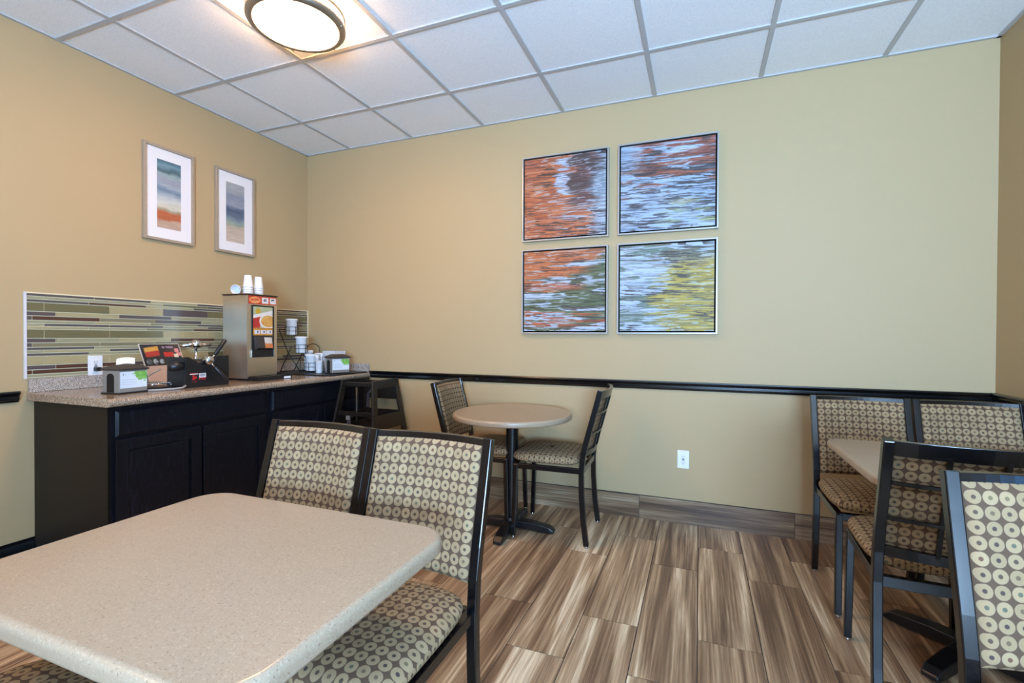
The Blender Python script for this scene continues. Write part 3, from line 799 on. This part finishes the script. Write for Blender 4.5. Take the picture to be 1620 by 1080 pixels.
# chute, paper cup picture and side rails in the lower window
m = MB().hexa([(DD+.0042, .052, .200), (DD+.0042, .044, .290), (DD+.0042, DW-.05, .196), (DD+.0042, DW-.044, .290), (DD+.030, .062, .214), (DD+.014, .050, .290), (DD+.030, DW-.056, .208), (DD+.014, DW-.050, .290)])
m.build('chute', 'dark_lid', wd)
def cupprint(S, T):
    c = lerp((206, 200, 196), (190, 176, 166), S); return mixc(c, (192, 112, 62), ss(.5, .3, T+(noise2(S, T, 6, 6, 2)-.5)*.3))
picture('cup_sticker', 'print_gloss', (DD+.0312, .112, .212), (0, 1, .0), (-.16, 0, 1), .060, .070, 20, 24, cupprint, wd)
for y in (.028, DW-.032): MB().box(DD+.0042, DD+.0065, y-.0012, y+.0012, .152, .200).build('chrome_clip', 'chrome', wd)
dt = empty('drip_tray', (.455, -.965, ZC), 0, 'flat black drip tray in front of the stainless steel dispenser', 'tray')
MB().box(0, .085, .0, .275, 0, .006).box(0, .085, 0, .004, .006, .028).box(0, .085, .271, .275, .006, .028).box(0, .004, .004, .271, .006, .028).box(.081, .085, .004, .271, .006, .028).box(.01, .075, .01, .265, .020, .025).build('tray_body', 'black_plastic', dt, bevel=.001)
MB().box(.0852, .0858, .205, .262, .004, .017).build('white_sticker', 'paper', dt)
# foam cups stacked upside down on the dispenser
def cup_mesh():
    return MB().lathe([(.031, 0), (.033, .0), (.033, .004), (.0305, .006), (.022, .078), (.021, .080), (0, .080), (0, .078), (.020, .078), (.029, .004), (.031, 0)], seg=24)
cup0 = cup_mesh().build('foam_cup', 'white_plastic'); first = True
spots = {'left': (.365, -.893), 'right': (.350, -.800)}
for nm_, (x, y) in spots.items():
    for k in range(4):
        c = cup0 if first else cup0.copy()
        if not first: COL.objects.link(c)
        first = False
        c.location = (x, y, ZC+DH+.0095+k*.0155)
        pos = ['undermost', 'second from below', 'second from the top', 'topmost'][k]
        tag(c, 'white upturned cup on the steel dispenser, %s of the %s stack' % (pos, nm_), 'cup', 'upturned cups on the dispenser')
c = cup0.copy(); COL.objects.link(c); c.location = (.285, -.972+.05, ZC+DH+.0095+.032); c.rotation_euler = (math.radians(-82), 0, math.radians(25))
tag(c, 'white cup lying tipped over on the steel dispenser, left of both stacks', 'cup')

# waffle iron in its black stand
wi = empty('waffle_iron', (.53, -1.425, ZC), 0, 'black waffle iron with two handles in a square black stand', 'waffle iron')
pts = [(0, 0), (.262, 0), (.262, .175), (.185, .172), (.165, .125), (.085, .125), (.062, .150), (.02, .172), (0, .174)]
MB().prism([(p[0], p[1]) for p in pts], -.010, 0, 'x').build('front_panel', 'black_plastic', wi, bevel=.002)
MB().box(-.155, -.010, 0, .010, 0, .172).build('side_panel', 'black_plastic', wi, bevel=.002)
MB().box(-.155, -.010, .252, .262, 0, .172).build('side_panel', 'black_plastic', wi, bevel=.002)
MB().box(-.155, -.010, .010, .252, 0, .03).build('base', 'black_plastic', wi)
MB().lathe([(0, -.03), (.085, -.028), (.098, -.018), (.1, 0), (.098, .018), (.085, .028), (0, .03)], (-.12, .125, .125), 36, axis='z').build('grid_plates', 'black_plastic', wi)
MB().lathe([(0, -.02), (.02, -.02), (.026, -.012), (.026, .012), (.020, .02), (.0, .024)], (.012, .125, .150), 24, axis='x').build('pivot_hub', 'chrome', wi)
for nm_, a, b in (('upper', (.020, .135, .155), (.022, .222, .268)), ('lower', (.022, .128, .140), (.060, .205, .030))):
    A, B = Vector(a), Vector(b); h = MB().tube([A, A.lerp(B, .28)], .005, 10).build('handle_rod', 'chrome', wi)
    MB().tube([A.lerp(B, .25), A.lerp(B, .3), A.lerp(B, .6), A.lerp(B, .96), B], [.007, .0105, .0115, .012, .009], 14).build('grip', 'black_plastic', wi)
MB().tube([(-.02, -.002, .125), (-.03, -.030, .123), (-.038, -.066, .121)], [.02, .027, .022], 18).build('rotating_grip', 'black_plastic', wi)
MB().lathe([(0, .034), (.018, .03), (.03, .018), (.034, 0), (.03, -.014), (0, -.02)], (-.20, .20, .235), 24).build('chrome_knob', 'chrome', wi)
MB().tube([(-.20, .20, .02), (-.20, .20, .22)], .008, 12).build('knob_post', 'chrome', wi)
MB().tube([(-.20, .115, .232), (-.20, .20, .238), (-.19, .285, .236)], .012, 12).build('cross_bar', 'chrome', wi)
def warn(S, T):
    c = lerp((24, 24, 34), (24, 24, 34), S)
    c = mixc(c, (216, 206, 206), ((T > .82) & (T < .93) & (S < .5)).astype(float)); c = mixc(c, (212, 212, 214), ((T > .48) & (T < .95) & (S > .55)).astype(float))
    c = mixc(c, (170, 34, 40), ((T > .93) & (S < .5)).astype(float)+((T > .22) & (T < .46) & (S > .55)).astype(float)*(noise2(S, T, 12, 8, 1) > .4))
    c = mixc(c, (170, 30, 34), ((T < .78) & (S > .14) & (S < .42)).astype(float)*(noise2(S, T, 8, 12, 5) > .5))
    return mixc(c, (110, 110, 120), ss(.1, .07, abs(np.hypot(S-.77, (T-.72)*1.1)-.1))*.6)
picture('warning_sticker', 'print_gloss', (.0008, .024, .030), (0, 1, 0), (0, 0, 1), .094, .052, 50, 30, warn, wi)
cb = tag(MB().tube([(.50, -1.60, ZC+.006), (.53, -1.56, ZC+.006), (.548, -1.50, ZC+.006), (.550, -1.455, ZC+.008), (.549, -1.437, ZC+.018)], .0055, 10).build('grey_cable', 'grey_cable'), 'grey cable lying along the counter in front of the waffle iron stand', 'cable')
tag(MB().tube([(.36, -1.53, ZC+.060), (.36, -1.49, ZC+.085), (.37, -1.455, ZC+.105)], .005, 10).build('grey_hose', 'grey_cable'), 'short grey hose rising behind the left napkin dispenser to the waffle iron', 'hose')
# low wire rack between dispenser and iron
wr = empty('drip_rack', (.30, -1.56, ZC), 0, 'low dark drip rack behind the waffle iron, left of its stand', 'rack')
MB().box(0, .16, 0, .12, 0, .012).build('pan', 'black_plastic', wr, bevel=.002)
m = MB()
for k in range(9): m.tube([(.01, .01+k*.0125, .032), (.15, .01+k*.0125, .032)], .002, 6)
m.tube([(.01, .01, .030), (.01, .11, .030)], .002, 6).tube([(.15, .01, .030), (.15, .11, .030)], .002, 6)
for x in (.01, .15):
    for y in (.01, .11): m.tube([(x, y, .012), (x, y, .030)], .002, 6)
m.build('grill', 'chrome', wr)
# instruction sign leaning back
sg = empty('counter_sign', (.235, -1.425, ZC), 0, 'tilted black instruction sign with red and yellow print behind the waffle iron', 'sign')
ang = Vector((-.115, 0, .240)); ln = ang.length; un = ang.normalized()
m = MB().hexa([(0, 0, 0), (ang.x, 0, ang.z), (0, .232, 0), (ang.x, .232, ang.z), (.004, 0, .002), (ang.x+.004, 0, ang.z+.002), (.004, .232, .002), (ang.x+.004, .232, ang.z+.002)])
m.build('board', 'clear_edge', sg)
MB().hexa([(0, .10, .0), (ang.x, .10, ang.z-.01), (0, .13, .0), (ang.x, .13, ang.z-.01), (-.003, .10, 0), (-.105, .10, .0), (-.003, .13, 0), (-.105, .13, 0)]).build('easel_leg', 'clear_edge', sg)
def signprint(S, T):
    c = lerp((36, 32, 34), (44, 34, 34), S)
    top = (T > .47)
    n = noise2(S, T, 14, 14, 6)
    c = mixc(c, (196, 142, 62), ss(.08, .05, abs(T-.87-(S-.25)*.12))*ss(.05, .1, S)*ss(.46, .42, S)); c = mixc(c, (164, 50, 38), ss(.08, .05, abs(T-.76-(S-.25)*.12))*ss(.05, .1, S)*ss(.46, .42, S))
    c = mixc(c, (176, 32, 24), ss(.07, .05, abs(T-.74))*ss(.52, .56, S)*ss(.82, .78, S)); c = mixc(c, (140, 116, 130), ss(.03, .02, abs(T-.92))*ss(.52, .55, S)*ss(.85, .82, S)*(n > .4))
    for (x, y, w) in ((.90, .84, .06), (.94, .74, .06), (.86, .70, .055), (.88, .60, .06)): c = mixc(c, (198, 120, 118) if y != .70 else (206, 190, 160), ((abs(S-x) < w) & (abs(T-y) < .045)).astype(float))
    for x in (.12, .28, .44, .62, .76): c = mixc(c, (150, 158, 160), ss(.075, .05, np.hypot(S-x, (T-.57)*.9))*(.4+.6*(n > .5)))
    return np.where(top[..., None], c, lerp((192, 166, 150), (198, 172, 156), S))
picture('sign_print', 'print_gloss', Vector((.0047, .004, .003)), (0, 1, 0), un, .224, ln-.004, 90, 96, signprint, sg)
# dark serving tray in the corner
tr = tag(MB().prism(rrect(.05, .665, -.470, -.028, .03, 5), 0, .0045, 'z').prism(rrect(.045, .668, -.474, -.024, .03, 5), .0045, .0075, 'z').build('serving_tray', 'black_plastic', loc=(0, 0, ZC), bevel=.001), 'thin black serving tray under the crocks in the corner of the counter', 'tray')
ZT = ZC+.0080
# stepped wire rack with crocks
rk = empty('wire_rack', (0, 0, ZT), 0, 'stepped black wire rack with crossed legs holding three white crocks', 'rack')
m = MB(); r = .0035
for y in (-.385, -.245):
    m.tube([(.310, y, .004), (.185, y, .150), (.088, y, .335)], r, 8); m.tube([(.100, y, .004), (.185, y, .150), (.215, y, .20)], r, 8)
m.tube([(.310, -.385, .004), (.310, -.245, .004)], r, 8).tube([(.1, -.385, .004), (.1, -.245, .004)], r, 8).tube([(.088, -.385, .335), (.088, -.245, .335)], r, 8)
m.build('leg_frame', 'wire_black', rk)
CR = [(.345, .010), (.245, .150), (.145, .290)]
for cx, cz in CR:
    h = MB()
    for z in (.035, .066): h.tube([(cx+.0475*math.cos(a), -.315+.0475*math.sin(a), cz+z) for a in np.linspace(0, 2*math.pi, 33)], .0022, 6, cap=False)
    for k in range(6):
        a = math.pi/3*k-.1; h.tube([(cx+.0475*math.cos(a), -.315+.0475*math.sin(a), cz+.066), (cx+.0475*math.cos(a), -.315+.0475*math.sin(a), cz+.0), (cx, -.315, cz)], .002, 6)
    h.build('crock_holder', 'wire_black', rk)
def crock_mesh():
    return MB().lathe([(0, 0), (.036, 0), (.0385, .004), (.0405, .112), (.0455, .116), (.0465, .122), (.0455, .128), (.040, .128), (.037, .120), (.035, .012), (0, .010)], seg=32)
cr0 = crock_mesh().build('condiment_crock', 'white_ceramic')
for k, (cx, cz) in enumerate(CR):
    c = cr0 if k == 0 else cr0.copy()
    if k: COL.objects.link(c)
    c.location = (cx, -.315, ZT+cz+.0028)
    tag(c, ['white crock on the lowest step of the wire rack, beside the tall cup', 'white crock on the middle step of the wire rack', 'white crock on the top step of the wire rack'][k], 'crock', 'white crocks in the wire rack')
# second rack piece and containers behind
wh = empty('wire_caddy', (.19, -.135, ZT), 0, 'black wire caddy with an arched handle behind the crocks', 'caddy')
m = MB(); m.tube([(0, -.075+.0, .0), (0, -.075, .165)]+[(0, -.075*math.cos(a), .165+.055*math.sin(a)) for a in np.linspace(.15, math.pi-.15, 12)]+[(0, .075, .165), (0, .075, 0)], .003, 8)
m.build('handle', 'wire_black', wh)
m = MB()
for z in (.004, .09):
    m.tube([(-.045, -.09, z), (.045, -.09, z), (.045, .09, z), (-.045, .09, z), (-.045, -.09, z)], .0025, 6)
for x in (-.045, .045):
    for y in (-.09, 0, .09): m.tube([(x, y, .004), (x, y, .09)], .0022, 6)
m.build('basket', 'wire_black', wh)
c = cr0.copy(); COL.objects.link(c); c.location = (.19, -.185, ZT+.0075); c.scale = (.85, .85, 1.25); tag(c, 'tall white crock in the wire caddy, half hidden by the middle crock', 'crock')
tag(MB().lathe([(0, 0), (.045, 0), (.052, .130), (.055, .134), (.055, .146), (.050, .148), (0, .148)], (.315, -.172, ZT), 32).build('lidded_tub', 'white_ceramic'), 'round white lidded tub behind the lowest crock', 'tub')
ut = empty('utensil_cup', (.437, -.328, ZT), 0, 'tall narrow white cup filled with plastic cutlery', 'cup')
MB().lathe([(0, 0), (.022, 0), (.024, .003), (.027, .088), (.0290, .090), (.0290, .094), (.025, .094), (.022, .006), (0, .005)], seg=28).build('cup_body', 'white_plastic', ut)
rr = random.Random(3)
for k in range(9):
    a = rr.random()*6.28; b = rr.random()*6.28; t0 = Vector((.012*math.cos(a), .012*math.sin(a), .008)); t1_ = Vector((.020*math.cos(b), .034*math.sin(b)+.004, .132+.01*rr.random()))
    if math.hypot(t1_.x, t1_.y) > .034: t1_.x *= .8; t1_.y *= .8
    d = (t1_-t0)
    MB().tube([t0, t0+d*.8, t0+d*.9, t0+d*1.0], [.0022, .0026, .0065, .005], 8).build('plastic_spoon', 'white_plastic', ut)
bn = empty('cutlery_bin', (.43, -.155, ZT), 0, 'clear plastic bin of wrapped cutlery behind the right napkin dispenser', 'bin')
def tap(m, x, y, z0, z1, a, b, t):
    for s in (-1, 1):
        m.hexa([(x+s*a-t/2, y-a, z0), (x+s*b-t/2, y-b, z1), (x+s*a-t/2, y+a, z0), (x+s*b-t/2, y+b, z1), (x+s*a+t/2, y-a, z0), (x+s*b+t/2, y-b, z1), (x+s*a+t/2, y+a, z0), (x+s*b+t/2, y+b, z1)])
        m.hexa([(x-a, y+s*a-t/2, z0), (x-b, y+s*b-t/2, z1), (x-a, y+s*a+t/2, z0), (x-b, y+s*b+t/2, z1), (x+a, y+s*a-t/2, z0), (x+b, y+s*b-t/2, z1), (x+a, y+s*a+t/2, z0), (x+b, y+s*b+t/2, z1)])
m = MB(); tap(m, .0, .0, 0, .165, .045, .062, .003); m.box(-.045, .045, -.045, .045, 0, .004); m.build('bin_body', 'clear_plastic', bn)
for k in range(7):
    x = -.03+.01*k; MB().box(x-.003, x+.003, -.036+rr.random()*.01, .03, .006, .140+rr.random()*.02).build('wrapped_packet', 'paper', bn)

# ================================================================ HIGH CHAIR
hc = empty('high_chair', (0, 0, 0), 0, 'dark wooden high chair with strap, standing between the counter and the round table', 'high chair')
def side_pt(s, y, z):                 # s=0 left panel, 1 right panel; panels splay outwards to the floor
    x = (.715-.045*(.86-z)/.86) if s == 0 else (.985+.165*(.86-z)/.86)
    return (x, y, z)
def fy(z): return -.395-.235*(.86-z)      # front edge
def by(z): return -.085+.03*(.86-z)       # rear edge
for s in (0, 1):
    m = MB(); t = .018
    def quad(y00, y01, z0, y10, y11, z1):
        v = []
        for dx in (-t/2, t/2):
            for (y, z) in ((y00, z0), (y10, z1), (y01, z0), (y11, z1)):
                p = side_pt(s, y, z); v.append((p[0]+dx, p[1], p[2]))
        m.hexa(v)
    zs = [0.0, .30, .42, .505, .61, .71, .80, .86]
    for z0, z1 in zip(zs, zs[1:]):
        solid = (z0, z1) in ((.80, .86), (.505, .61), (.30, .42))
        if solid: quad(fy(z0), by(z0), z0, fy(z1), by(z1), z1)
        else:
            quad(fy(z0), fy(z0)+.052, z0, fy(z1), fy(z1)+.052, z1); quad(by(z0)-.052, by(z0), z0, by(z1)-.052, by(z1), z1)
            if (z0, z1) == (.71, .80): pass
    m.build('side_panel', 'highchair_wood', hc, bevel=.003)
def cross(name, y, z0, z1, t, mat='highchair_wood'):
    zc = (z0+z1)/2; xl, xr = side_pt(0, y, zc)[0]+.009, side_pt(1, y, zc)[0]-.009
    return MB().box(xl, xr, y-t/2, y+t/2, z0, z1).build(name, mat, hc, bevel=.003)
cross('front_bar', fy(.84)+.03, .815, .845, .022); cross('back_board', -.12, .70, .84, .018); cross('back_board', -.125, .54, .62, .018)
cross('footrest', fy(.30)+.03, .29, .32, .06); cross('lower_bar', -.10, .20, .24, .02); cross('front_bar', fy(.63)+.03, .605, .635, .022)
MB().box(side_pt(0, 0, .52)[0]+.009, side_pt(1, 0, .52)[0]-.009, -.44, -.11, .515, .533).build('seat', 'highchair_wood', hc, bevel=.003)
MB().tube([(.86, fy(.6)+.06, .535), (.86, fy(.6)+.05, .60), (.86, fy(.6)+.05, .815)], .009, 16).build('crotch_post', 'highchair_wood', hc)
MB().beam([(.80, -.14, .56), (.78, -.28, .60), (.80, -.42, .585), (.83, -.455, .54)], .028, .003, (1, 0, 0)).build('strap', 'strap', hc)
MB().box(.785, .815, -.435, -.42, .575, .605).build('buckle', 'grey_metal', hc, bevel=.002)
MB().beam([(.80, -.135, .78), (.80, -.20, .74), (.81, -.22, .64)], .026, .003, (1, 0, 0)).build('strap', 'strap', hc)
